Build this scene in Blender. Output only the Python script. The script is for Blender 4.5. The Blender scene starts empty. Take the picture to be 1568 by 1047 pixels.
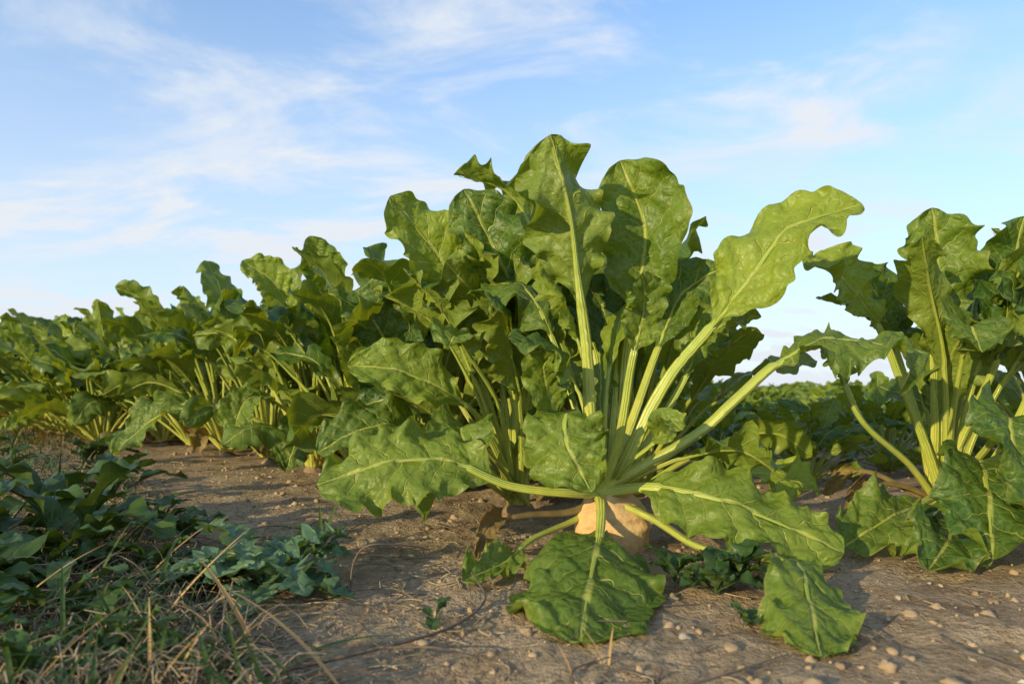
import bpy, math, random
import numpy as np
from mathutils import Vector, noise as mnoise

scene = bpy.context.scene

# ------------------------------------------------------------------ helpers
def V(*a): return np.array(a, dtype=float)
def unit(a):
    n = np.linalg.norm(a, axis=-1, keepdims=True)
    return a / np.maximum(n, 1e-9)

def gh(x, y):
    """ground height"""
    h = 0.006*mnoise.noise(Vector((x*1.7, y*1.7, 3.1))) + 0.007*mnoise.noise(Vector((x*6, y*6, 8.1)))
    r = math.hypot(x, y)
    if r < 6:
        h += 0.005*mnoise.noise(Vector((x*22, y*22, 1.3)))
        n = mnoise.noise(Vector((x*60, y*60, 5.3)))
        h += 0.0045*n + 0.0045*abs(mnoise.noise(Vector((x*120, y*120, 2.3))))
    return h

class N1:
    def __init__(s, r, f=1.0, ks=(1,1.9,3.3)):
        s.c = [(r.uniform(.6, 1.0)*f*k, r.uniform(0, 6.28), 1/k**.8) for k in ks]
    def __call__(s, x):
        return sum(a*np.sin(6.283*f*x+p) for f, p, a in s.c)/1.8

class Buf:
    def __init__(s):
        s.v=[]; s.f=[]; s.uv=[]; s.t=[]; s.m=[]; s.n=0
    def grid(s, P, UV, tint, mat, wrap=False):
        nr, nc = P.shape[:2]
        o = s.n
        s.v.append(P.reshape(-1,3)); s.uv.append(UV.reshape(-1,2)); s.t.append(np.full(nr*nc, tint))
        i = np.arange(nr-1)[:,None]
        j = np.arange(nc if wrap else nc-1)[None,:]
        j2 = (j+1)%nc
        a = o+i*nc+j; b = o+i*nc+j2; c = o+(i+1)*nc+j2; d = o+(i+1)*nc+j
        F = np.stack([a,b,c,d],-1).reshape(-1,4)
        s.f.append(F); s.m.append(np.full(len(F), mat)); s.n += nr*nc
    def mesh(s, name, mats, smooth=True):
        v=np.concatenate(s.v); f=np.concatenate(s.f); uv=np.concatenate(s.uv); t=np.concatenate(s.t); m=np.concatenate(s.m)
        me=bpy.data.meshes.new(name)
        me.vertices.add(len(v)); me.vertices.foreach_set('co', v.astype(np.float32).ravel())
        me.loops.add(len(f)*4); me.loops.foreach_set('vertex_index', f.astype(np.int32).ravel())
        me.polygons.add(len(f)); me.polygons.foreach_set('loop_start', np.arange(len(f),dtype=np.int32)*4)
        me.polygons.foreach_set('loop_total', np.full(len(f),4,dtype=np.int32))
        me.polygons.foreach_set('material_index', m.astype(np.int32))
        me.polygons.foreach_set('use_smooth', np.full(len(f),smooth))
        me.update(calc_edges=True)
        ul=me.uv_layers.new(name='UVMap'); ul.data.foreach_set('uv', uv[f.ravel()].astype(np.float32).ravel())
        at=me.attributes.new('tint','FLOAT','POINT'); at.data.foreach_set('value', t.astype(np.float32))
        for k in mats: me.materials.append(k)
        me.validate()
        return me

def obj(name, me, parent=None):
    o=bpy.data.objects.new(name, me); scene.collection.objects.link(o)
    if parent: o.parent=parent
    return o

def spline(pts, n):
    P=[np.array(p,float) for p in pts]
    P=[2*P[0]-P[1]]+P+[2*P[-1]-P[-2]]
    out=[]
    tt=np.linspace(0,1,16,endpoint=False)[:,None]
    for i in range(1,len(P)-2):
        a,b,c,d=P[i-1],P[i],P[i+1],P[i+2]
        out.append(.5*((2*b)+(-a+c)*tt+(2*a-5*b+4*c-d)*tt*tt+(-a+3*b-3*c+d)*tt**3))
    out.append(P[-2][None,:]); out=np.concatenate(out)
    L=np.concatenate([[0],np.cumsum(np.linalg.norm(np.diff(out,axis=0),axis=1))])
    return out, L

PU=[0,.05,.12,.2,.3,.42,.55,.68,.8,.9,.96,.99,1.0]
PW=[.07,.16,.34,.60,.82,.96,1.,.97,.88,.70,.48,.26,.03]
PH=[.10,.42,.72,.88,.97,1.,1.,.98,.88,.66,.44,.24,.03]

def leaf(buf, pts, Lb, hw, h0, h1, r, nu=30, nv=11, ruf=.28, fold=.35, rad=.0065, tint=None,
         curl=0., lobes=0, mats=(0,1), base_r=1.7, zmin=None, pucker=.075, petiole=True, heart=False):
    if tint is None: tint=r.random()
    path,L=spline(pts,0); tot=L[-1]; Lb=min(Lb,tot*.95)
    def at(s): return np.stack([np.interp(s,L,path[:,k]) for k in range(3)],-1)
    def frames(s):
        e=tot*.012
        T=unit(at(np.minimum(s+e,tot))-at(np.maximum(s-e,0)))
        w=np.clip((s-(tot-Lb))/Lb,0,1)[:,None]
        H=unit((1-w)*np.array(h0,float)+w*np.array(h1,float)+1e-5)
        S=unit(np.cross(T,H)); N=np.cross(S,T)
        return T,S,N
    t=np.linspace(0,1,nu); u=1-(1-t)**1.35
    s=tot-Lb+u*Lb
    M=at(s); T,S,N=frames(s)
    v=np.linspace(-1,1,nv); v=np.sign(v)*np.abs(v)**.85
    av=np.abs(v)[None,:]; U=u[:,None]
    prof=np.interp(u,PU,PH if heart else PW)
    side=(v>0)
    nL,nR=N1(r,1.9,(1,1.7)),N1(r,1.9,(1,1.7)); sL,sR=N1(r,7,(1,1.8)),N1(r,7,(1,1.8))
    def sel(a,b): return np.where(side[None,:],a[:,None],b[:,None])
    wid=hw*prof[:,None]*(1+.14*sel(nL(u),nR(u))+(.06 if nu>40 else .03)*av**2*sel(sL(u),sR(u)))
    if lobes:
        lob=.20+.80*(1-np.abs(np.mod(lobes*u,1.)-.6)/.6)
        lob=np.where(u>.9,np.maximum(lob,.6),lob)
        wid=wid*lob[:,None]
    rf1,rf2=N1(r,2.1,(1,1.8)),N1(r,2.1,(1,1.8)); g1,g2=N1(r,5.8,(1,1.7)),N1(r,5.8,(1,1.7))
    env=np.minimum(1,prof*1.6)[:,None]
    ang=fold*(1+.35*N1(r,1)(u))[:,None]+curl*av**2
    lat=wid*np.abs(v)[None,:]*np.cos(ang); up=wid*av*np.sin(ang)
    up=up+ruf*hw*env*(av**1.7*sel(rf1(u),rf2(u))+(.75 if nu>40 else .40)*av**4*sel(g1(u),g2(u)))
    q=7*(U-.22*av)
    up=up+pucker*hw*env*(np.abs(np.sin(math.pi*(q+.5*side[None,:])))-.5)*4*av**.7*(1-av*.7)*.5
    ph=[r.uniform(0,6.3) for _ in range(6)]
    vv=v[None,:]
    up=up+hw*.06*env*(np.sin(U*17+ph[0]+3*vv)*np.sin(vv*6+ph[1]+4*U))+hw*.030*env*np.sin(U*38+ph[2]+6*vv)*np.sin(vv*13+ph[3]+9*U)
    if nu>40: up=up+hw*.016*env*np.sin(U*71+ph[4]-9*vv)*np.sin(vv*23+ph[5]+13*U)
    fw=-.10*hw*av**2*env+.10*hw*av**3*env*sel(g2(u*1.1),g1(u*1.1))
    if heart: fw=fw-.55*hw*av**1.5*np.exp(-U*7)
    P=M[:,None,:]+S[:,None,:]*(lat*np.sign(v)[None,:])[...,None]+N[:,None,:]*up[...,None]+T[:,None,:]*fw[...,None]
    if zmin is not None:
        zz=P[...,2]; P[...,2]=np.where(zz<zmin, zmin+.004+.03*np.tanh((zz-zmin)*4)*.3, zz)
    UV=np.stack(np.broadcast_arrays(U,(v*.5+.5)[None,:]),-1)
    buf.grid(P,UV,tint,mats[0])
    if petiole:
        ns=max(10,int(nu*1.0)); s=np.linspace(0,tot*.985,ns)
        M=at(s);T,S,N=frames(s)
        x=s/tot; xb=(tot-Lb)/tot
        R=np.where(x<xb, rad*(base_r+(1-base_r)*np.minimum(1,x/(xb+1e-6))**.5), rad*(1-.90*np.clip((x-xb)/(1-xb+1e-6),0,1)**.5))
        nk=12 if nu>40 else 7
        th=np.linspace(0,2*math.pi,nk,endpoint=False)
        g=1-.35*np.exp(-((th-math.pi/2)/.6)**2)
        Cc=np.cos(th)*1.15*g; D=np.sin(th)*.9*g
        off=np.where(x<xb,0,-R*.55)
        P=M[:,None,:]+N[:,None,:]*off[:,None,None]+S[:,None,:]*(R[:,None]*Cc[None,:])[...,None]+N[:,None,:]*(R[:,None]*D[None,:])[...,None]
        UV=np.stack(np.broadcast_arrays(x[:,None],(th/6.283)[None,:]),-1)
        buf.grid(P,UV,tint,mats[1],wrap=True)

def root(buf, c, R, mat, r):
    nz=34; nt=48
    zz=np.linspace(0,1,nz)
    pr=np.interp(zz,[0,.06,.15,.3,.5,.75,1.],[.05,.50,.74,.95,1.,.94,.8])
    th=np.linspace(0,2*math.pi,nt,endpoint=False)
    P=np.zeros((nz,nt,3))
    for i in range(nz):
        for j in range(nt):
            d=Vector((math.cos(th[j]),math.sin(th[j]),zz[i]*2))
            n=mnoise.noise(d*1.6+Vector((c[0]*9,0,0)))*.14+mnoise.noise(d*5)*.07
            n+=.02*math.sin(zz[i]*46+3*mnoise.noise(d*2))*(1 if zz[i]<.5 else .3)
            P[i,j]=(c[0]+R*pr[i]*(1+n)*d.x, c[1]+R*pr[i]*(1+n)*d.y, c[2]-zz[i]*R*2.1)
    UV=np.stack(np.broadcast_arrays(zz[:,None],(th/6.283)[None,:]),-1)
    buf.grid(P[:,::-1],UV,r.random(),mat,wrap=True)

def rand_leaf(buf, c, az, q, r, sc=1., nu=30, nv=11, ground=0., rad=.0046, blade=1., mats=(0,1)):
    o=V(math.cos(az),math.sin(az),0); z=V(0,0,1); sd=V(-math.sin(az),math.cos(az),0)
    e0=math.radians(14+68*q+r.uniform(-7,7)); Lp=sc*r.uniform(.17,.32)*(.85+.25*q)*(1+(1-blade)*.5); Lb=sc*r.uniform(.17,.26)*blade
    drop=math.radians(r.uniform(5,65) if q>.35 else r.uniform(45,95)); sw=r.uniform(-.35,.35)
    def d(e): return o*math.cos(e)+z*math.sin(e)
    p0=np.array(c)+o*.016*sc
    e=e0; pts=[p0]
    p=p0+Lp*.5*d(e+.12); pts.append(p)
    p=p+Lp*.5*(d(e-.02)+sd*sw*.4); pts.append(p)
    p=p+Lb*.5*(d(e-drop*.3)+sd*sw); pts.append(p)
    p=p+Lb*.5*(d(e-drop)+sd*sw); pts.append(p)
    pts=[np.array([a[0],a[1],max(a[2],ground+.02)]) for a in pts]
    ns=sd*r.uniform(-1.3,1.3)
    h0=-o*math.sin(e)+z*math.cos(e)+.2*z+ns; em=e-drop*.8
    h1=-o*math.sin(em)+z*math.cos(em)+ns+sd*r.uniform(-.7,.7)
    leaf(buf,pts,Lb*1.12,sc*r.uniform(.044,.070)*blade,h0,h1,r,nu,nv,ruf=r.uniform(.25,.55),fold=r.uniform(-.05,.55),
         rad=rad*sc,curl=r.uniform(-.6,.3),zmin=ground+.006,mats=mats)

# ------------------------------------------------------------------ materials
def newmat(name):
    m=bpy.data.materials.new(name); m.use_nodes=True; nt=m.node_tree; nt.nodes.clear(); return m,nt
class NB:
    def __init__(s,nt): s.nt=nt
    def n(s,t,**k):
        x=s.nt.nodes.new(t)
        for a,b in k.items(): setattr(x,a,b)
        return x
    def set(s,inp,b):
        if isinstance(b,bpy.types.NodeSocket): s.nt.links.new(b,inp)
        else: inp.default_value=b
    def math(s,op,a,b=0.,c=0.,clamp=False):
        x=s.nt.nodes.new('ShaderNodeMath'); x.operation=op; x.use_clamp=clamp
        s.set(x.inputs[0],a); s.set(x.inputs[1],b); s.set(x.inputs[2],c); return x.outputs[0]
    def mr(s,v,a,b,c=0.,d=1.,smooth=False):
        x=s.nt.nodes.new('ShaderNodeMapRange'); x.interpolation_type='SMOOTHSTEP' if smooth else 'LINEAR'
        s.set(x.inputs[0],v)
        for i,q in enumerate((a,b,c,d)): s.set(x.inputs[i+1],q)
        return x.outputs[0]
    def mix(s,f,a,b,mode='MIX'):
        x=s.nt.nodes.new('ShaderNodeMix'); x.data_type='RGBA'; x.blend_type=mode
        s.set(x.inputs[0],f); s.set(x.inputs[6],a); s.set(x.inputs[7],b); return x.outputs[2]
    def noise(s,vec,scale,detail=3,rough=.5,dist=0.):
        x=s.nt.nodes.new('ShaderNodeTexNoise'); s.set(x.inputs['Vector'],vec); x.inputs['Scale'].default_value=scale
        x.inputs['Detail'].default_value=detail; x.inputs['Roughness'].default_value=rough; x.inputs['Distortion'].default_value=dist
        return x.outputs[0]
def C(r,g,b): return (r,g,b,1)

def leaf_material(name, dark, light, vein, back, transl=.25, rough=.43, nve=7., cheap=False):
    m,nt=newmat(name); b=NB(nt)
    tc=b.n('ShaderNodeTexCoord'); at=b.n('ShaderNodeAttribute',attribute_name='tint')
    oi=b.n('ShaderNodeObjectInfo')
    sx=b.n('ShaderNodeSeparateXYZ'); nt.links.new(tc.outputs['UV'],sx.inputs[0])
    u=sx.outputs[0]; v=b.math('SUBTRACT',sx.outputs[1],.5)
    av=b.math('MULTIPLY',b.math('ABSOLUTE',v),2.)
    pos=tc.outputs['Object']
    n1=b.noise(pos,38,1)
    q=b.math('SUBTRACT',u,b.math('MULTIPLY',av,.22))
    q=b.math('MULTIPLY',q,nve)
    q=b.math('ADD',q,b.math('MULTIPLY',b.math('GREATER_THAN',v,0.),.5))
    q=b.math('ADD',q,b.math('MULTIPLY',b.math('SUBTRACT',n1,.5),.75))
    tri=b.math('MULTIPLY',b.math('ABSOLUTE',b.math('SUBTRACT',b.math('FRACT',q),.5)),2.)
    vein1=b.mr(tri,b.mr(av,0.,1.,.88,.97),1.,0.,1.,True)
    vein1=b.math('MULTIPLY',vein1,b.mr(av,.7,1.,1.,.15))
    mid=b.mr(av,.02,.075,1.,0.,True)
    vmax=b.math('MAXIMUM',vein1,mid)
    big=b.noise(pos,11,2,.6)
    if not cheap:
        vo=b.n('ShaderNodeTexVoronoi',feature='DISTANCE_TO_EDGE'); vo.inputs['Scale'].default_value=70
        dist=b.n('ShaderNodeVectorMath',operation='ADD'); nt.links.new(pos,dist.inputs[0])
        nn=b.n('ShaderNodeTexNoise'); nt.links.new(pos,nn.inputs['Vector']); nn.inputs['Scale'].default_value=50; nn.inputs['Detail'].default_value=1
        sc_=b.n('ShaderNodeVectorMath',operation='SCALE'); nt.links.new(nn.outputs['Color'],sc_.inputs[0]); sc_.inputs['Scale'].default_value=.018
        nt.links.new(sc_.outputs[0],dist.inputs[1]); nt.links.new(dist.outputs[0],vo.inputs['Vector'])
        ret=b.mr(vo.outputs['Distance'],.0,.06,1.,0.,True)
        vall=b.math('MAXIMUM',vmax,b.math('MULTIPLY',ret,.20))
        mot=b.noise(pos,150,2,.6)
        h=b.math('ADD',b.math('MULTIPLY',b.mr(vo.outputs['Distance'],0.,.4,0.,1.,True),.55),b.math('MULTIPLY',vmax,-1.2))
        h=b.math('ADD',h,b.math('MULTIPLY',n1,2.))
    else:
        vall=vmax; mot=n1
        h=b.math('ADD',b.math('MULTIPLY',vmax,-1.0),b.math('MULTIPLY',n1,2.4))
    f=b.math('ADD',b.math('MULTIPLY',at.outputs['Fac'],.72),b.math('MULTIPLY',b.mr(big,.3,.7),.28))
    f=b.math('ADD',f,b.math('MULTIPLY',b.math('SUBTRACT',oi.outputs['Random'],.5),.2),clamp=True)
    f=b.math('POWER',f,1.15)
    col=b.mix(f,dark,light)
    geo=b.n('ShaderNodeNewGeometry')
    col=b.mix(b.math('MULTIPLY',geo.outputs['Backfacing'],.6),col,back)
    if not cheap:
        col=b.mix(b.mr(mot,.35,.75,0.,.18),col,light)
        spot=b.mr(mot,.73,.77,0.,.6)
        col=b.mix(spot,col,C(.30,.27,.12))
        edge=b.math('MULTIPLY',b.mr(av,.93,1.,0.,.5),b.mr(big,.48,.6))
        col=b.mix(edge,col,C(.24,.20,.06))
    col=b.mix(b.math('MULTIPLY',vall,.7),col,vein)
    bp=b.n('ShaderNodeBump'); bp.inputs['Strength'].default_value=.62; bp.inputs['Distance'].default_value=.003
    nt.links.new(h,bp.inputs['Height'])
    p=b.n('ShaderNodeBsdfPrincipled'); nt.links.new(col,p.inputs['Base Color'])
    p.inputs['Specular IOR Level'].default_value=.36
    b.set(p.inputs['Roughness'],b.mr(mot,.3,.7,rough-.06,rough+.12)); nt.links.new(bp.outputs[0],p.inputs['Normal'])
    tr=b.n('ShaderNodeBsdfTranslucent')
    tcx=b.mix(1.,col,C(2.2,1.9,.40),'MULTIPLY'); nt.links.new(tcx,tr.inputs['Color'])
    ms=b.n('ShaderNodeMixShader'); ms.inputs[0].default_value=transl
    nt.links.new(p.outputs[0],ms.inputs[1]); nt.links.new(tr.outputs[0],ms.inputs[2])
    out=b.n('ShaderNodeOutputMaterial'); nt.links.new(ms.outputs[0],out.inputs[0])
    return m

M_leaf=leaf_material('beet_leaf',C(.021,.075,.012),C(.245,.315,.028),C(.44,.46,.11),C(.20,.26,.042))
M_leafc=leaf_material('beet_leaf_field',C(.022,.077,.012),C(.235,.30,.028),C(.40,.43,.10),C(.175,.23,.038),cheap=True)
M_dead=leaf_material('withered_leaf',C(.13,.085,.03),C(.28,.20,.06),C(.34,.25,.09),C(.21,.15,.06),transl=.15,rough=.6,cheap=True)
M_weed=leaf_material('weed_leaf',C(.018,.050,.011),C(.080,.14,.025),C(.10,.15,.05),C(.07,.11,.035),nve=9.,cheap=True,transl=.15)
M_ros=leaf_material('rosette_leaf',C(.075,.15,.075),C(.15,.24,.12),C(.24,.32,.19),C(.14,.21,.12),nve=9.,cheap=True)

def petiole_material():
    m,nt=newmat('beet_petiole'); b=NB(nt)
    tc=b.n('ShaderNodeTexCoord'); at=b.n('ShaderNodeAttribute',attribute_name='tint')
    sx=b.n('ShaderNodeSeparateXYZ'); nt.links.new(tc.outputs['UV'],sx.inputs[0])
    col=b.mix(b.mr(sx.outputs[0],.0,.6),C(.56,.52,.10),C(.40,.45,.075))
    col=b.mix(b.math('MULTIPLY',at.outputs['Fac'],.35),col,C(.24,.35,.045))
    n=b.noise(tc.outputs['Object'],60,2)
    w=b.math('SINE',b.math('ADD',b.math('MULTIPLY',sx.outputs[1],6.283*9),b.math('MULTIPLY',n,5.)))
    col=b.mix(b.mr(w,-1.,1.,0.,.16),col,C(.15,.24,.03))
    col=b.mix(b.mr(n,.35,.6,.22,0.),col,C(.13,.22,.03))
    bp=b.n('ShaderNodeBump'); bp.inputs['Strength'].default_value=.5; bp.inputs['Distance'].default_value=.0008
    nt.links.new(w,bp.inputs['Height'])
    p=b.n('ShaderNodeBsdfPrincipled'); nt.links.new(col,p.inputs['Base Color']); p.inputs['Roughness'].default_value=.36
    nt.links.new(bp.outputs[0],p.inputs['Normal'])
    out=b.n('ShaderNodeOutputMaterial'); nt.links.new(p.outputs[0],out.inputs[0]); return m
M_pet=petiole_material()

def simple(name,c1,c2,scale,rough=.8,bump=.5,bdist=.003,detail=4,transl=0.):
    m,nt=newmat(name); b=NB(nt)
    tc=b.n('ShaderNodeTexCoord'); at=b.n('ShaderNodeAttribute',attribute_name='tint')
    n=b.noise(tc.outputs['Object'],scale,detail,.6)
    f=b.math('ADD',b.math('MULTIPLY',b.mr(n,.3,.7),.6),b.math('MULTIPLY',at.outputs['Fac'],.5),clamp=True)
    col=b.mix(f,c1,c2)
    p=b.n('ShaderNodeBsdfPrincipled'); nt.links.new(col,p.inputs['Base Color']); p.inputs['Roughness'].default_value=rough
    p.inputs['Specular IOR Level'].default_value=.25
    if bump:
        bp=b.n('ShaderNodeBump'); bp.inputs['Strength'].default_value=bump; bp.inputs['Distance'].default_value=bdist
        nt.links.new(n,bp.inputs['Height']); nt.links.new(bp.outputs[0],p.inputs['Normal'])
    sh=p.outputs[0]
    if transl:
        tr=b.n('ShaderNodeBsdfTranslucent'); nt.links.new(col,tr.inputs[0]); ms=b.n('ShaderNodeMixShader'); ms.inputs[0].default_value=transl
        nt.links.new(sh,ms.inputs[1]); nt.links.new(tr.outputs[0],ms.inputs[2]); sh=ms.outputs[0]
    out=b.n('ShaderNodeOutputMaterial'); nt.links.new(sh,out.inputs[0]); return m
M_root=simple('beet_root_skin',C(.40,.22,.085),C(.74,.50,.23),45,.6,.8,.005)
M_rootd=simple('soiled_root_skin',C(.15,.10,.06),C(.33,.23,.14),30,.85,.7,.004)
M_straw=simple('dry_straw',C(.13,.095,.06),C(.52,.41,.26),40,.7,0)
M_grass=simple('grass_blade',C(.018,.050,.010),C(.085,.135,.025),30,.45,0,transl=.2)
M_drygrass=simple('dry_grass_blade',C(.40,.19,.06),C(.62,.42,.18),30,.55,0,transl=.2)
M_peb=simple('pebble_stone',C(.24,.20,.16),C(.56,.49,.41),60,.75,.4,.002)
M_clod=simple('soil_clod',C(.24,.165,.10),C(.46,.34,.21),60,.95,0)
M_twig=simple('twig_bark',C(.08,.06,.045),C(.20,.15,.11),80,.85,0)

def ground_material():
    m,nt=newmat('soil'); b=NB(nt)
    tc=b.n('ShaderNodeTexCoord'); p_=tc.outputs['Object']
    a=b.noise(p_,2.2,2,.6); c=b.noise(p_,14,4,.65); d=b.noise(p_,100,4,.7)
    col=b.mix(b.mr(a,.35,.65),C(.28,.185,.108),C(.45,.325,.195))
    col=b.mix(b.mr(c,.35,.7),col,C(.55,.415,.265))
    col=b.mix(b.mr(d,.5,.72,0.,.75),col,C(.15,.098,.060))
    col=b.mix(b.mr(d,.42,.28,0.,.5),col,C(.65,.52,.36))
    h=b.math('ADD',b.math('MULTIPLY',c,1.2),b.math('MULTIPLY',d,1.1))
    bp=b.n('ShaderNodeBump'); bp.inputs['Strength'].default_value=1.; bp.inputs['Distance'].default_value=.017
    nt.links.new(h,bp.inputs['Height'])
    p=b.n('ShaderNodeBsdfPrincipled'); nt.links.new(col,p.inputs['Base Color']); p.inputs['Roughness'].default_value=.93
    p.inputs['Specular IOR Level'].default_value=.15
    nt.links.new(bp.outputs[0],p.inputs['Normal'])
    out=b.n('ShaderNodeOutputMaterial'); nt.links.new(p.outputs[0],out.inputs[0]); return m
M_ground=ground_material()

# ------------------------------------------------------------------ ground
NG=440
t=np.linspace(-1,1,NG); bb=10.6
xs=np.sinh(bb*t)/math.sinh(bb)*900
xs=xs+t*1.08*np.exp(-(t*1.2)**4); ys=xs+.9
G=np.zeros((NG,NG,3)); G[...,0]=xs[None,:]; G[...,1]=ys[:,None]
for i in range(NG):
    for j in range(NG):
        x,y=G[i,j,0],G[i,j,1]
        if abs(x)<30 and abs(y)<30: G[i,j,2]=gh(x,y)
gb=Buf(); gb.grid(G,G[...,:2].copy(),0.,0); ground=obj('ground',gb.mesh('ground',[M_ground]))

# ------------------------------------------------------------------ hero plants
HR=dict(nu=76,nv=31)
def hero(name, crown, leaves, fills, seed, R, rmat, blade=1., roff=(0,0,0)):
    r=random.Random(seed); buf=Buf(); c=V(*crown)
    for L in leaves:
        kw=dict(HR); kw.update(L[5] if len(L)>5 else {})
        pts=[c+V(r.uniform(-.018,.018),r.uniform(-.015,.012),-.012)]+[V(*p) for p in L[0]]
        leaf(buf,pts,L[1],L[2],L[3],L[4],r,zmin=.006,**kw)
    for (az,q,sc) in fills:
        rand_leaf(buf,c+V(0,0,-.01),math.radians(az),q,r,sc,44,17,blade=blade)
    root(buf,(c[0]+roff[0],c[1]+roff[1],c[2]-.004+roff[2]),R,2,r)
    return obj(name,buf.mesh(name,[M_leaf,M_pet,rmat,M_dead]))
DEAD=dict(mats=(3,3),ruf=.7,rad=.004,curl=.6)

H1=[
 ([(.121,1.04,.165),(.113,1.03,.300),(.098,1.02,.410),(.084,1.00,.505),(.056,.985,.612)],.250,.066,(.1,1,.1),(-.55,1,.35),dict(tint=.30,ruf=.65,fold=.45,rad=.0068)),
 ([(.170,1.08,.150),(.184,1.10,.303),(.203,1.10,.400),(.214,1.10,.503),(.174,1.10,.612)],.265,.078,(-.30,-1,.2),(-.35,-1,.3),dict(tint=.40,ruf=.35,fold=.45,rad=.0062)),
 ([(.226,1.03,.245),(.291,1.02,.330),(.346,1.01,.400),(.406,1.0,.478),(.505,.985,.512)],.285,.066,(-.5,-.9,.5),(-.3,-.7,.9),dict(tint=1.,ruf=.34,fold=.15,rad=.0072)),
 ([(.265,1.01,.172),(.326,1.0,.228),(.396,1.,.288),(.476,1.,.318),(.610,1.,.297)],.235,.058,(-.2,-.35,1),(.3,-.5,1),dict(tint=.35,ruf=.55,fold=.05,curl=-.4,rad=.0074)),
 ([(.130,1.00,.078),(.120,.93,.050),(.103,.84,.044),(.084,.75,.026),(.064,.640,.010)],.28,.088,(0,-.55,1),(0,-.5,1),dict(tint=.30,ruf=.24,fold=-.12,rad=.0052,curl=-.25,heart=True)),
 ([(.111,1.0,.178),(.078,.97,.208),(.076,.93,.168),(.106,.91,.108)],.165,.057,(-.3,-.5,1),(.1,-1,.25),dict(tint=.55,ruf=.36,fold=-.1,heart=True)),
 ([(.085,.99,.094),(-.004,.975,.107),(-.087,.965,.142),(-.169,.955,.143),(-.272,.95,.112)],.215,.068,(0,-.75,.8),(0,-.8,.7),dict(tint=.6,ruf=.36,fold=-.1,heart=True,rad=.0052)),
 ([(.203,.98,.104),(.272,.93,.098),(.345,.90,.072),(.428,.88,.034)],.25,.062,(-.1,-.75,.75),(.2,-.75,.75),dict(tint=.6,ruf=.30,fold=-.05,heart=True)),
 ([(.200,.98,.060),(.250,.92,.034),(.305,.86,.034),(.325,.78,.048),(.305,.70,.030),(.276,.61,.008)],.22,.047,(.2,-.4,1),(-.1,-.7,.9),dict(tint=.4,ruf=.45,fold=-.15,rad=.0048)),
 ([(.286,1.05,.098),(.388,1.08,.112),(.492,1.1,.085)],.17,.045,(0,-.7,1),(0,-.7,.8),dict(tint=1.2,ruf=.45,fold=.2,rad=.0045)),
 ([(.15,1.09,.20),(.135,1.13,.32),(.11,1.15,.43),(.06,1.13,.50)],.22,.06,(.3,-1,.2),(.5,-.8,.5),dict(tint=.1,rad=.0055)),
 ([(.19,1.07,.20),(.235,1.10,.31),(.28,1.12,.40),(.34,1.10,.44)],.18,.052,(-.4,-.8,.6),(-.1,-.9,.6),dict(tint=.1,rad=.0055)),
 ([(.16,1.02,.17),(.175,1.0,.28),(.19,.985,.36),(.185,.96,.41)],.12,.034,(0,-1,.2),(.3,-1,.4),dict(tint=.4,rad=.005)),
 ([(.17,1.08,.18),(.16,1.12,.30),(.15,1.16,.42),(.16,1.17,.52)],.24,.062,(.2,-1,.1),(-.2,-1,.1),dict(tint=.0,rad=.0055)),
 ([(.09,1.02,.17),(.06,1.0,.22),(.045,.98,.27),(.06,.95,.30)],.12,.036,(.1,-1,.4),(.2,-1,.3),dict(tint=.55,rad=.005)),
 ([(.21,1.06,.16),(.27,1.09,.25),(.31,1.08,.33),(.38,1.04,.355)],.16,.045,(-.3,-.7,.8),(0,-.8,.8),dict(tint=.45,ruf=.5,rad=.005)),
 ([(.165,1.00,.13),(.20,.96,.17),(.215,.94,.20),(.23,.92,.19)],.07,.022,(0,-.7,.8),(.3,-1,.3),dict(tint=.6,ruf=.5,rad=.003)),
 ([(.10,1.03,.05),(.03,.96,.035),(-.01,.89,.02),(-.06,.83,.012)],.12,.032,(0,-.6,1),(.2,-.7,1),dict(tint=.3,ruf=.5,rad=.0035)),
 ([(.09,1.03,.06),(.02,1.0,.06),(-.03,.97,.05),(-.05,.94,.012)],.09,.022,(0,-.8,.8),(.4,-.9,.3),dict(tint=.2,**DEAD)),
]
hero('sugar_beet_plant',(.141,1.045,.098),H1,[(60,.8,.9),(80,.92,.75),(110,.7,.9),(150,.85,.9),(-20,.1,.75),(200,.8,.7),(130,.97,.8),(95,.97,.65)],11,.056,M_root,roff=(.012,-.004,0))

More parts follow.
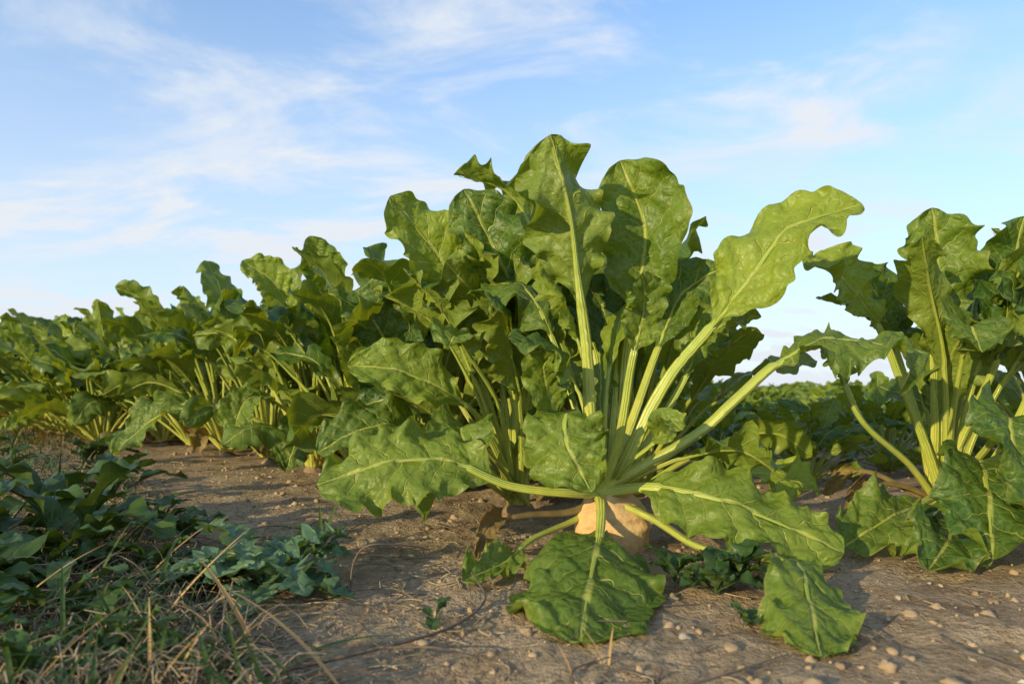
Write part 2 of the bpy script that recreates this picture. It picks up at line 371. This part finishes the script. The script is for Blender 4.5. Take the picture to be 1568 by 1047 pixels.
H2=[
 ([(-.036,1.30,.188),(-.074,1.28,.338),(-.099,1.27,.425),(-.155,1.25,.513),(-.218,1.22,.588)],.27,.068,(.1,-1,.2),(0,-.9,.7),dict(tint=1.,ruf=.34,fold=.2,rad=.0056)),
 ([(.020,1.29,.238),(.014,1.27,.388),(-.036,1.25,.506),(-.088,1.24,.606)],.26,.072,(.0,-1,.3),(-.1,-1,.5),dict(tint=.25,ruf=.45,rad=.0056)),
 ([(.045,1.30,.40),(.036,1.32,.545),(-.011,1.31,.622),(-.110,1.28,.645)],.22,.045,(-.5,.3,1),(-.3,-.2,1),dict(tint=.1,ruf=.6,rad=.005)),
 ([(-.048,1.22,.173),(-.092,1.16,.226),(-.180,1.13,.272),(-.270,1.12,.283)],.21,.054,(-.2,-.8,.6),(-.2,-.9,.5),dict(tint=.9,ruf=.25,fold=.3,rad=.005)),
 ([(-.02,1.24,.20),(-.065,1.17,.29),(-.09,1.12,.33),(-.10,1.07,.31)],.12,.040,(0,-.6,1),(0,-1,.5),dict(tint=.6,rad=.0045)),
 ([(-.03,1.2,.12),(-.07,1.12,.17),(-.08,1.07,.18),(-.06,1.02,.12)],.14,.05,(0,-.5,1),(.1,-1,.1),dict(tint=.5,heart=True,rad=.0045)),
 ([(-.09,1.25,.13),(-.17,1.2,.17),(-.24,1.15,.18),(-.32,1.12,.14)],.20,.055,(0,-.6,1),(0,-.8,.6),dict(tint=.35,heart=True,rad=.0045)),
 ([(.06,1.30,.24),(.10,1.29,.38),(.09,1.26,.50),(.05,1.22,.56)],.22,.06,(0,-1,.3),(.2,-.9,.7),dict(tint=.0,rad=.005)),
 ([(-.11,1.33,.17),(-.22,1.31,.30),(-.27,1.29,.38),(-.34,1.26,.42)],.20,.055,(-.1,-.9,.5),(-.1,-.9,.8),dict(tint=.25,rad=.005,ruf=.5)),
]
hero('sugar_beet_plant',(.014,1.31,.035),H2,[(175,.75,1.05),(150,.65,1.),(200,.9,1.05),(120,.9,1.1),(80,.85,1.05),(40,.9,1.05),(280,.92,1.0),(100,.7,1.),(230,.15,.8),(250,.97,1.),(300,.97,.95),(190,.97,1.),(340,.95,.9),(165,.4,.9),(205,.55,.85),(270,.99,1.05),(215,.99,1.)],12,.034,M_rootd)

H4=[
 ([(.765,1.235,.15),(.761,1.23,.238),(.753,1.22,.357),(.757,1.21,.452),(.738,1.20,.562)],.22,.068,(-.1,-1,.1),(-.2,-1,.3),dict(tint=.5,ruf=.45,rad=.0055)),
 ([(.74,1.22,.14),(.696,1.21,.238),(.648,1.21,.357),(.577,1.20,.440),(.505,1.19,.468)],.19,.052,(-.3,-.9,.6),(-.3,-.8,.8),dict(tint=.9,ruf=.5,rad=.0055)),
 ([(.81,1.22,.16),(.845,1.2,.286),(.872,1.2,.428),(.893,1.19,.545)],.22,.066,(-.3,-1,.1),(-.3,-1,.2),dict(tint=.0,ruf=.45,rad=.0055)),
 ([(.70,1.2,.11),(.60,1.17,.19),(.555,1.17,.29),(.52,1.16,.33)],.10,.035,(0,-.6,1),(0,-1,.5),dict(tint=.5,rad=.0055)),
 ([(.85,1.2,.12),(.88,1.15,.26),(.87,1.12,.40),(.84,1.10,.47)],.2,.070,(-.4,-1,.2),(-.4,-1,.3),dict(tint=.0,rad=.0055)),
 ([(.76,1.13,.12),(.71,1.03,.125),(.67,.96,.09),(.62,.88,.025)],.24,.072,(0,-.6,1),(-.2,-.8,.6),dict(tint=.05,heart=True,ruf=.4)),
 ([(.72,1.16,.06),(.64,1.08,.06),(.56,1.02,.05),(.47,.97,.02)],.20,.055,(0,-.5,1),(0,-.7,.8),dict(tint=.3,heart=True,ruf=.4,rad=.005)),
 ([(.80,1.08,.15),(.765,.98,.14),(.73,.92,.09),(.68,.85,.03)],.23,.070,(0,-.5,1),(-.2,-.8,.6),dict(tint=.0,heart=True,ruf=.35)),
 ([(.73,1.12,.06),(.66,1.02,.045),(.60,.94,.035),(.53,.87,.014)],.20,.055,(0,-.5,1),(0,-.7,.8),dict(tint=.0,heart=True,ruf=.45,rad=.005)),
 ([(.79,1.12,.16),(.76,1.05,.20),(.73,1.0,.19),(.71,.96,.13)],.15,.055,(0,-.5,1),(-.2,-.9,.4),dict(tint=.1,heart=True,ruf=.45,rad=.005)),
 ([(.74,1.24,.18),(.71,1.27,.33),(.68,1.28,.42),(.63,1.25,.46)],.18,.055,(0,-.9,.5),(0,-.9,.6),dict(tint=.15,rad=.005)),
 ([(.76,1.18,.18),(.74,1.12,.30),(.72,1.08,.345),(.71,1.03,.30)],.13,.050,(0,-.7,1),(-.1,-1,.3),dict(tint=.3,rad=.005)),
 ([(.80,1.2,.18),(.82,1.15,.30),(.80,1.10,.38),(.76,1.07,.40)],.16,.060,(0,-.7,1),(-.1,-1,.6),dict(tint=.0,rad=.005)),
 ([(.70,1.22,.07),(.63,1.2,.075),(.59,1.17,.06),(.56,1.15,.03)],.09,.028,(0,-.8,.8),(.2,-.9,.3),dict(tint=.7,**DEAD)),
 ([(.72,1.24,.06),(.66,1.26,.09),(.61,1.27,.08),(.57,1.25,.05)],.09,.024,(0,-.8,.8),(.2,-.9,.3),dict(tint=1.,**DEAD)),
]
hero('sugar_beet_plant',(.779,1.24,.045),H4,[(20,.9,.95),(60,.9,1.),(100,.92,.95),(330,.88,.95),(0,.8,1.),(-60,.97,1.),(300,.1,.8),(150,.95,.85),(-90,.99,.95),(250,.98,.95)],14,.034,M_rootd)

# third plant of the row, with low leaves reaching out over the soil
H3=[
 ([(-.68,1.93,.13),(-.82,1.90,.19),(-.96,1.87,.17),(-1.08,1.84,.06)],.26,.062,(0,-.7,.9),(-.1,-.9,.7),dict(tint=.4,ruf=.45,rad=.005)),
 ([(-.60,1.88,.16),(-.66,1.80,.22),(-.69,1.75,.20),(-.70,1.71,.12)],.17,.055,(0,-.6,1),(0,-1,.4),dict(tint=.6,heart=True,rad=.005)),
 ([(-.54,1.86,.12),(-.52,1.76,.17),(-.53,1.70,.13),(-.55,1.66,.04)],.17,.055,(0,-.6,1),(0,-1,.3),dict(tint=.2,heart=True,rad=.005)),
 ([(-.57,1.98,.25),(-.62,1.97,.42),(-.68,1.95,.54),(-.76,1.92,.60)],.22,.058,(0,-1,.3),(0,-.9,.7),dict(tint=.9,rad=.005)),
 ([(-.55,1.98,.25),(-.52,1.97,.45),(-.53,1.95,.57),(-.57,1.92,.67)],.22,.062,(-.1,-1,.3),(-.1,-.9,.5),dict(tint=.4,rad=.005)),
]
hero('sugar_beet_plant',(-.57,1.97,.03),H3,[(i*137.5,.55+.44*(i/16),1.08) for i in range(17)],17,.032,M_rootd,blade=.85)

# ------------------------------------------------------------------ generic plants
def variant(k,n,nu,nv):
    r=random.Random(100+k); buf=Buf()
    for i in range(n):
        q=((i+.5)/n)**.60
        dead=(i<2 and nu>20)
        rand_leaf(buf,(0,0,.025),i*2.39996+k+r.uniform(-.3,.3),q*(.5 if dead else 1),r,(1.12 if r.random()>.2 else 1.28)*(.55 if dead else 1),nu,nv,rad=.0044,blade=.80,mats=(3,3) if dead else (0,1))
    root(buf,(0,0,.018),.03,2,r)
    return buf.mesh('sugar_beet_foliage_%d'%k,[M_leafc,M_pet,M_rootd,M_dead])
variants=[variant(k,31,34,11) for k in range(6)]
lowv=[variant(20+k,20,12,5) for k in range(3)]

U_=V(-.717,.697); P_=V(.697,.717)
front=[(-.20,1.56,1.0),(-.38,1.76,.97),(-.78,2.19,.96),(-1.0,2.40,1.02),(-1.22,2.62,1.0),(-1.44,2.83,1.03),(-1.67,3.05,1.0),(1.16,1.42,.9)]
for i,(x,y,s) in enumerate(front):
    o=obj('sugar_beet_plant',variants[i%6]); o.location=(x,y,gh(x,y)); o.rotation_euler=(0,0,i*1.7+.4); o.scale=(s,s,s)
field=bpy.data.objects.new('sugar_beet_field',None); scene.collection.objects.link(field)
r=random.Random(5); cnt=0
for row in range(0,20):
    off=row*.46
    for s in range(-4,50):
        d=s*.25+r.uniform(-.04,.04)
        x=.141+P_[0]*off+U_[0]*d+r.uniform(-.03,.03); y=1.045+P_[1]*off+U_[1]*d+r.uniform(-.03,.03)
        rot=(r.uniform(-.12,.12),r.uniform(-.12,.12),r.uniform(0,6.28)); sc=r.uniform(.78,1.14); zs=r.uniform(.9,1.12); vi=r.random()
        if row==0 and d<2.5: continue
        if row==1 and d<.0 : continue
        if y<1.35: continue
        if y>9: continue
        if x<-1.05*y-.8 or x>1.05*y+.5: continue
        a=x/y; wide=1
        if a>.19:
            if y<1.65: continue
            sc*=.38+.10*max(0,min(1,(y-4)/4)); wide=1.5
        o=obj('beet_row_plant',(variants[int(vi*6)] if y<4.2 else lowv[int(vi*3)]),field); o.location=(x,y,gh(x,y)-.01)
        o.rotation_euler=rot; o.scale=(sc*wide,sc*wide,sc*zs); cnt+=1
print('field plants',cnt)

# ------------------------------------------------------------------ small plants and litter
def ribbon(buf,p,az,L,w,e0,bend,tint,mat=0,n=9,twist=0.):
    o=V(math.cos(az),math.sin(az),0); sd=V(-math.sin(az),math.cos(az),0)
    P=np.zeros((n,3,3)); cur=np.array(p,float); e=e0
    for i in range(n):
        x=i/(n-1); ww=w*(1-x**2.2)*(.7+.3*min(1,x*4))+.0002
        tw=twist*x; s2=sd*math.cos(tw)+V(0,0,1)*math.sin(tw)
        nn=-o*math.sin(e)+V(0,0,1)*math.cos(e)
        P[i,0]=cur-s2*ww+nn*ww*.4; P[i,1]=cur; P[i,2]=cur+s2*ww+nn*ww*.4
        cur=cur+(o*math.cos(e)+V(0,0,1)*math.sin(e))*L/(n-1); e-=bend/(n-1)
        if cur[2]<.004: cur[2]=.004; e=max(e,0.)
    UV=np.stack(np.broadcast_arrays(np.linspace(0,1,n)[:,None],np.array([0,.5,1.])[None,:]),-1)
    buf.grid(P,UV,tint,mat)
def tube(buf,pts,r0,r1,tint,mat=0,nk=5,ns=14):
    path,L=spline(pts,0); s=np.linspace(0,L[-1],ns)
    M=np.stack([np.interp(s,L,path[:,k]) for k in range(3)],-1)
    T=unit(np.gradient(M,axis=0)); H=np.array([.13,.21,.97]); S=unit(np.cross(T,H)+1e-6); N=np.cross(S,T)
    R=np.linspace(r0,r1,ns); th=np.linspace(0,2*math.pi,nk,endpoint=False)
    P=M[:,None,:]+S[:,None,:]*(R[:,None]*np.cos(th))[...,None]+N[:,None,:]*(R[:,None]*np.sin(th))[...,None]
    UV=np.stack(np.broadcast_arrays(np.linspace(0,1,ns)[:,None],(th/6.283)[None,:]),-1)
    buf.grid(P,UV,tint,mat,wrap=True)

def verge(x,y):
    ax,ay,bx,by=-.16,.5,-1.25,2.15
    return ((bx-ax)*(y-ay)-(by-ay)*(x-ax))/math.hypot(bx-ax,by-ay)
r=random.Random(21)
gbuf=Buf(); dbuf=Buf(); n=0
while n<4200:
    if n<3500: x=r.uniform(-2.6,.1); y=r.uniform(.42,3.6)
    else: x=r.uniform(-.8,-.1); y=r.uniform(.47,1.0)
    d=verge(x,y)
    if d<0 and r.random()>.008: continue
    if r.random()>min(1,.28+d*1.8): continue
    if mnoise.noise(Vector((x*5,y*5,0)))<-.12 and r.random()<.75: continue
    tall=r.uniform(.03,.12)*(1+.4*min(1,d))
    if y<.8: tall*=.85
    for q in range(r.randint(1,3)):
        tgt=dbuf if r.random()<.22 else gbuf
        ribbon(tgt,(x+r.uniform(-.01,.01),y+r.uniform(-.01,.01),gh(x,y)),r.uniform(0,6.28),tall*r.uniform(.7,1.3),r.uniform(.0008,.0026)*(.6 if tgt is dbuf else 1),r.uniform(.5,1.4),r.uniform(.5,2.),r.random(),twist=r.uniform(-1,1))
    n+=1
# taller grass added out of frame beside the camera to shade the left ground
n=0
while n<1500:
    x=r.uniform(-2.4,-.45); y=r.uniform(-.9,.6)
    if x>-.85*max(0,y)-.42: continue
    tall=r.uniform(.10,.28)
    for q in range(2):
        ribbon(gbuf,(x+r.uniform(-.02,.02),y+r.uniform(-.02,.02),gh(x,y)),r.uniform(0,6.28),tall*r.uniform(.7,1.3),r.uniform(.002,.005),r.uniform(1.,1.5),r.uniform(.2,1.),r.random(),twist=r.uniform(-1,1))
    n+=1
obj('grass',gbuf.mesh('grass',[M_grass]))
def weed(name,x,y,nl,Ls,hw,seed,mat,elev=(.5,1.2),lobes=0):
    r=random.Random(seed); b=Buf(); z=gh(x,y)
    for i in range(nl):
        az=i*2.4+r.uniform(-.3,.3); o=V(math.cos(az),math.sin(az),0); e=r.uniform(*elev); L=Ls*r.uniform(.7,1.15)
        c=V(x,y,z+.004); Z=V(0,0,1)
        p1=c+L*.35*(o*math.cos(e)+Z*math.sin(e)); p2=p1+L*.35*(o*math.cos(e-.3)+Z*math.sin(e-.3)); p3=p2+L*.4*(o*math.cos(e-.9)+Z*math.sin(e-.9))
        pts=[c,p1,p2,p3]; pts=[V(q[0],q[1],max(q[2],z+.006)) for q in pts]
        leaf(b,pts,L*.92 if lobes else L*.85,hw*r.uniform(.8,1.2),-o*math.sin(e)+Z*1.2,Z+o*.4,r,nu=80 if lobes else 26,nv=9,ruf=.25 if lobes else .35,fold=.3,rad=hw*.07,lobes=lobes,mats=(0,0),zmin=z+.002)
    return obj(name,b.mesh(name,[mat]))
weed('rosette_weed',-.30,.83,22,.12,.028,31,M_ros,(.25,.9),lobes=8)
weed('rosette_weed',-.37,.85,14,.095,.024,32,M_ros,(.25,.9),lobes=7)
for i,(x,y,nl,Ls,hw) in enumerate([(-.60,.94,9,.16,.032),(-.78,1.15,9,.15,.032),(-.57,.82,8,.12,.024),(-.85,1.45,9,.14,.026),(-1.15,1.5,9,.14,.022),(-.60,.72,9,.12,.022),(-1.3,2.1,9,.14,.022),(-.95,1.0,9,.17,.028),
                                   (-.28,1.0,5,.075,.007),(.235,.79,9,.055,.014),(.27,.83,9,.06,.014),(.20,.84,7,.05,.012),(-.08,.71,4,.03,.007),(-.40,.66,9,.06,.011),(.24,.7,5,.03,.007),(-1.5,1.9,9,.14,.025),(-.47,.70,9,.085,.014),(-.72,.86,9,.15,.030),
                                   (-.62,1.2,9,.08,.012),(-.5,1.05,9,.08,.013),(-1.0,1.7,9,.09,.014),(-.45,.86,9,.07,.012),(-.35,.62,9,.05,.009),(-.5,.62,9,.08,.012),(-.40,.56,9,.06,.010),(-.30,.58,8,.045,.008),(-.66,1.05,9,.12,.02)]):
    weed('broadleaf_weed',x,y,nl,Ls,hw,200+i,M_weed,(.5,1.4))
sb=Buf(); r=random.Random(50)
def straws(n,X,Y,Lr,hmax):
    k=0
    while k<n:
        x=r.uniform(*X); y=r.uniform(*Y); d=verge(x,y)
        pr=.02 if d<-.4 else (.12 if d<-.05 else .9)
        if r.random()>pr: continue
        if abs(x)>y*.9+.2: continue
        z=gh(x,y)+.002; a=r.uniform(0,6.28); L=r.uniform(*Lr)*(1 if d>0 else .6); h=r.uniform(0,hmax) if d>0 else r.uniform(0,.004)
        c1,s1=math.cos(a),math.sin(a); q=r.uniform(-.3,.3)*L
        mid=(x+c1*L*.5-s1*q,y+s1*L*.5+c1*q,z+h); e=(x+c1*L,y+s1*L,gh(x+c1*L,y+s1*L)+.002+(h if r.random()<.4 else 0))
        rr=r.uniform(.0004,.0012); tube(sb,[(x,y,z),mid,e],rr,rr*.6,r.random()*.9,0,4,7); k+=1
straws(3600,(-2.4,1.3),(.38,3.2),(.02,.10),.028)
straws(2300,(-.75,.0),(.45,.95),(.015,.08),.04)
obj('dry_straw',sb.mesh('dry_straw',[M_straw]))
for (x,y,az,L,w,e,bd) in [(-.36,.68,.7,.14,.0022,.9,.3),(-.24,.64,2.5,.13,.0026,.8,.4),(-.38,.74,.95,.12,.0018,.8,.4),(-.37,.66,2.4,.08,.0045,.9,1.0),(-.14,.56,2.75,.14,.0022,.75,.5),
                          (.085,.60,1.3,.040,.0011,.9,.6),(.08,.60,2.2,.035,.0010,1.0,.6),(-.42,.68,.4,.11,.002,.7,.8),(-.5,.75,1.2,.12,.002,.9,.8),(-.47,.64,.2,.12,.0018,.6,1.),(.05,.58,2.1,.03,.0010,1.,.6),(-.56,.8,.5,.12,.002,.8,.9),(-.5,.9,2.5,.12,.002,.8,.9),(-.3,.60,.3,.10,.0018,.6,1.2),(-.4,.8,.2,.1,.0016,.5,.8),
                          (-.33,.60,1.9,.06,.002,.8,1.2),(-.26,.58,.6,.06,.0018,.8,1.3),(-.4,.6,2.9,.1,.002,.8,1.2),(-.45,.8,.8,.14,.0018,.9,.5),(-.52,.68,.8,.13,.002,.9,.6),(-.3,.72,2.2,.10,.0016,.8,.6)]:
    ribbon(dbuf,(x,y,gh(x,y)),az,L,w,e,bd,random.Random(x).random(),n=14)
obj('dry_grass',dbuf.mesh('dry_grass',[M_drygrass]))
g2=Buf()
for (x,y,az,L,w,e,bd) in [(-.20,.62,.35,.11,.0028,.3,.5),(-.28,1.0,1.2,.09,.004,1.2,.3),(-.28,1.0,1.9,.08,.004,1.3,.3),(-.29,1.0,.4,.06,.004,1.,.6),(-.33,.62,2.2,.08,.002,.9,.8),(-.47,.66,1.6,.09,.0025,1.,.9),(-.43,.64,.9,.09,.0025,.8,.9),(-.39,.60,.6,.06,.002,.9,.8)]:
    ribbon(g2,(x,y,gh(x,y)),az,L,w,e,bd,.8,n=14)
obj('grass_tuft',g2.mesh('grass_tuft',[M_grass]))
tb=Buf(); r=random.Random(60)
tube(tb,[(-.22,.57,.006),(-.12,.62,.012),(-.06,.68,.010),(-.03,.76,.012),(-.05,.84,.02)],.0022,.001,.3,ns=30)
tube(tb,[(-.12,.62,.012),(-.07,.60,.02),(-.03,.61,.008)],.0014,.0006,.5)
tube(tb,[(-.19,.80,.006),(-.18,.78,.05),(-.16,.77,.07),(-.12,.80,.062),(-.10,.83,.05)],.0014,.0008,.6,ns=24)
tube(tb,[(.10,.54,.004),(.18,.57,.010),(.25,.62,.006)],.0012,.0006,.9)
for i in range(80):
    x=r.uniform(-.5,.6); y=r.uniform(.55,1.3); a=r.uniform(0,6.3); L=r.uniform(.02,.09)
    tube(tb,[(x,y,gh(x,y)+.003),(x+L*.5*math.cos(a),y+L*.5*math.sin(a),gh(x,y)+.006),(x+L*math.cos(a+.4),y+L*math.sin(a+.4),gh(x,y)+.003)],.0010,.0005,r.random())
obj('twigs',tb.mesh('twigs',[M_twig]))
def stones(name,n,mat,smin,smax,seed,region,flat=.6,res=(7,9)):
    r=random.Random(seed); b=Buf()
    for i in range(n):
        x=r.uniform(*region[0]); y=region[1][0]+(region[1][1]-region[1][0])*r.random()**1.6
        s=smin*(smax/smin)**(r.random()**2.4); z=gh(x,y)
        nz,nt=res; th=np.linspace(0,2*math.pi,nt,endpoint=False); ph=np.linspace(.06,math.pi-.06,nz)
        D=np.stack(np.broadcast_arrays(np.sin(ph)[:,None]*np.cos(th),np.sin(ph)[:,None]*np.sin(th),np.cos(ph)[:,None]+0*th),-1)
        o1,o2,o3=[r.uniform(0,6) for _ in range(3)]
        rr=1+.28*np.sin(D[...,0]*3+o1)*np.cos(D[...,1]*2.6+o2)+.22*np.sin(D[...,2]*4+D[...,0]*4+o3)
        sc=np.array([r.uniform(.7,1.3),r.uniform(.7,1.2),flat*r.uniform(.8,1.2)])*s
        a=r.uniform(0,6.28); Rm=np.array([[math.cos(a),-math.sin(a),0],[math.sin(a),math.cos(a),0],[0,0,1]])
        P=((D*rr[...,None])*sc)@Rm.T+np.array([x,y,z+s*flat*.1])
        UV=np.zeros((nz,nt,2)); b.grid(P[:,::-1],UV,r.random(),0,wrap=True)
    return obj(name,b.mesh(name,[mat]))
stones('pebbles',100,M_peb,.0018,.008,71,((-1.0,1.1),(.45,2.2)),res=(12,16))
stones('soil_clods',5500,M_clod,.0009,.0075,72,((-1.4,1.4),(.45,2.6)),.75)

# ------------------------------------------------------------------ light, sky
az=math.radians(224); el=math.radians(15)
tosun=Vector((math.sin(az)*math.cos(el),math.cos(az)*math.cos(el),math.sin(el)))
sun=bpy.data.lights.new('sun','SUN'); sun.energy=5.0; sun.angle=math.radians(.6); sun.color=(1,.82,.46)
so=bpy.data.objects.new('sun',sun); scene.collection.objects.link(so); so.rotation_euler=tosun.to_track_quat('Z','Y').to_euler(); so.location=(-3,-3,3)
w=bpy.data.worlds.new('World'); scene.world=w; w.use_nodes=True; nt=w.node_tree; nt.nodes.clear(); b=NB(nt)
sky=b.n('ShaderNodeTexSky',sky_type='NISHITA',sun_disc=False,sun_elevation=el,sun_rotation=az,altitude=100,air_density=1.0,dust_density=.6,ozone_density=2.)
tc=b.n('ShaderNodeTexCoord'); sx=b.n('ShaderNodeSeparateXYZ'); nt.links.new(tc.outputs['Generated'],sx.inputs[0])
zz=b.math('MAXIMUM',sx.outputs[2],0.)
den=b.math('ADD',zz,.22)
cx=b.n('ShaderNodeCombineXYZ'); b.set(cx.inputs[0],b.math('DIVIDE',sx.outputs[0],den)); b.set(cx.inputs[1],b.math('DIVIDE',sx.outputs[1],den))
mp=b.n('ShaderNodeMapping'); nt.links.new(cx.outputs[0],mp.inputs[0]); mp.inputs['Rotation'].default_value=(0,0,.30); mp.inputs['Location'].default_value=(3.1,.2,0); mp.inputs['Scale'].default_value=(.9,1.5,1)
n1=b.noise(mp.outputs[0],1.9,9,.62,.5); n2=b.noise(mp.outputs[0],.8,3,.5)
m1=b.mr(n1,.42,.70,0.,1.,True); m2=b.mr(n2,.36,.58,0.,1.,True)
cl=b.math('MULTIPLY',m1,b.math('ADD',b.math('MULTIPLY',m2,.75),.25))
haze=b.mr(zz,0.,.50,.90,.17)
cl=b.math('ADD',b.math('MULTIPLY',cl,.85),haze,clamp=True)
tint=b.mix(1.,sky.outputs[0],C(1.15,1.74,2.12),'MULTIPLY')
col=b.mix(cl,tint,C(5.4,5.75,6.2))
bg=b.n('ShaderNodeBackground'); nt.links.new(col,bg.inputs[0]); bg.inputs[1].default_value=.15
out=b.n('ShaderNodeOutputWorld'); nt.links.new(bg.outputs[0],out.inputs[0])

# ------------------------------------------------------------------ camera
cam=bpy.data.cameras.new('camera'); co=bpy.data.objects.new('camera',cam); scene.collection.objects.link(co)
co.location=(0,0,.25); co.rotation_euler=(math.radians(90),0,0); cam.lens=24; cam.sensor_width=36; cam.shift_y=.0424
cam.clip_start=.02; cam.clip_end=3000; cam.dof.use_dof=True; cam.dof.focus_distance=1.1; cam.dof.aperture_fstop=6.3
scene.camera=co
scene.view_settings.view_transform='Standard'; scene.view_settings.look='None'; scene.view_settings.exposure=0
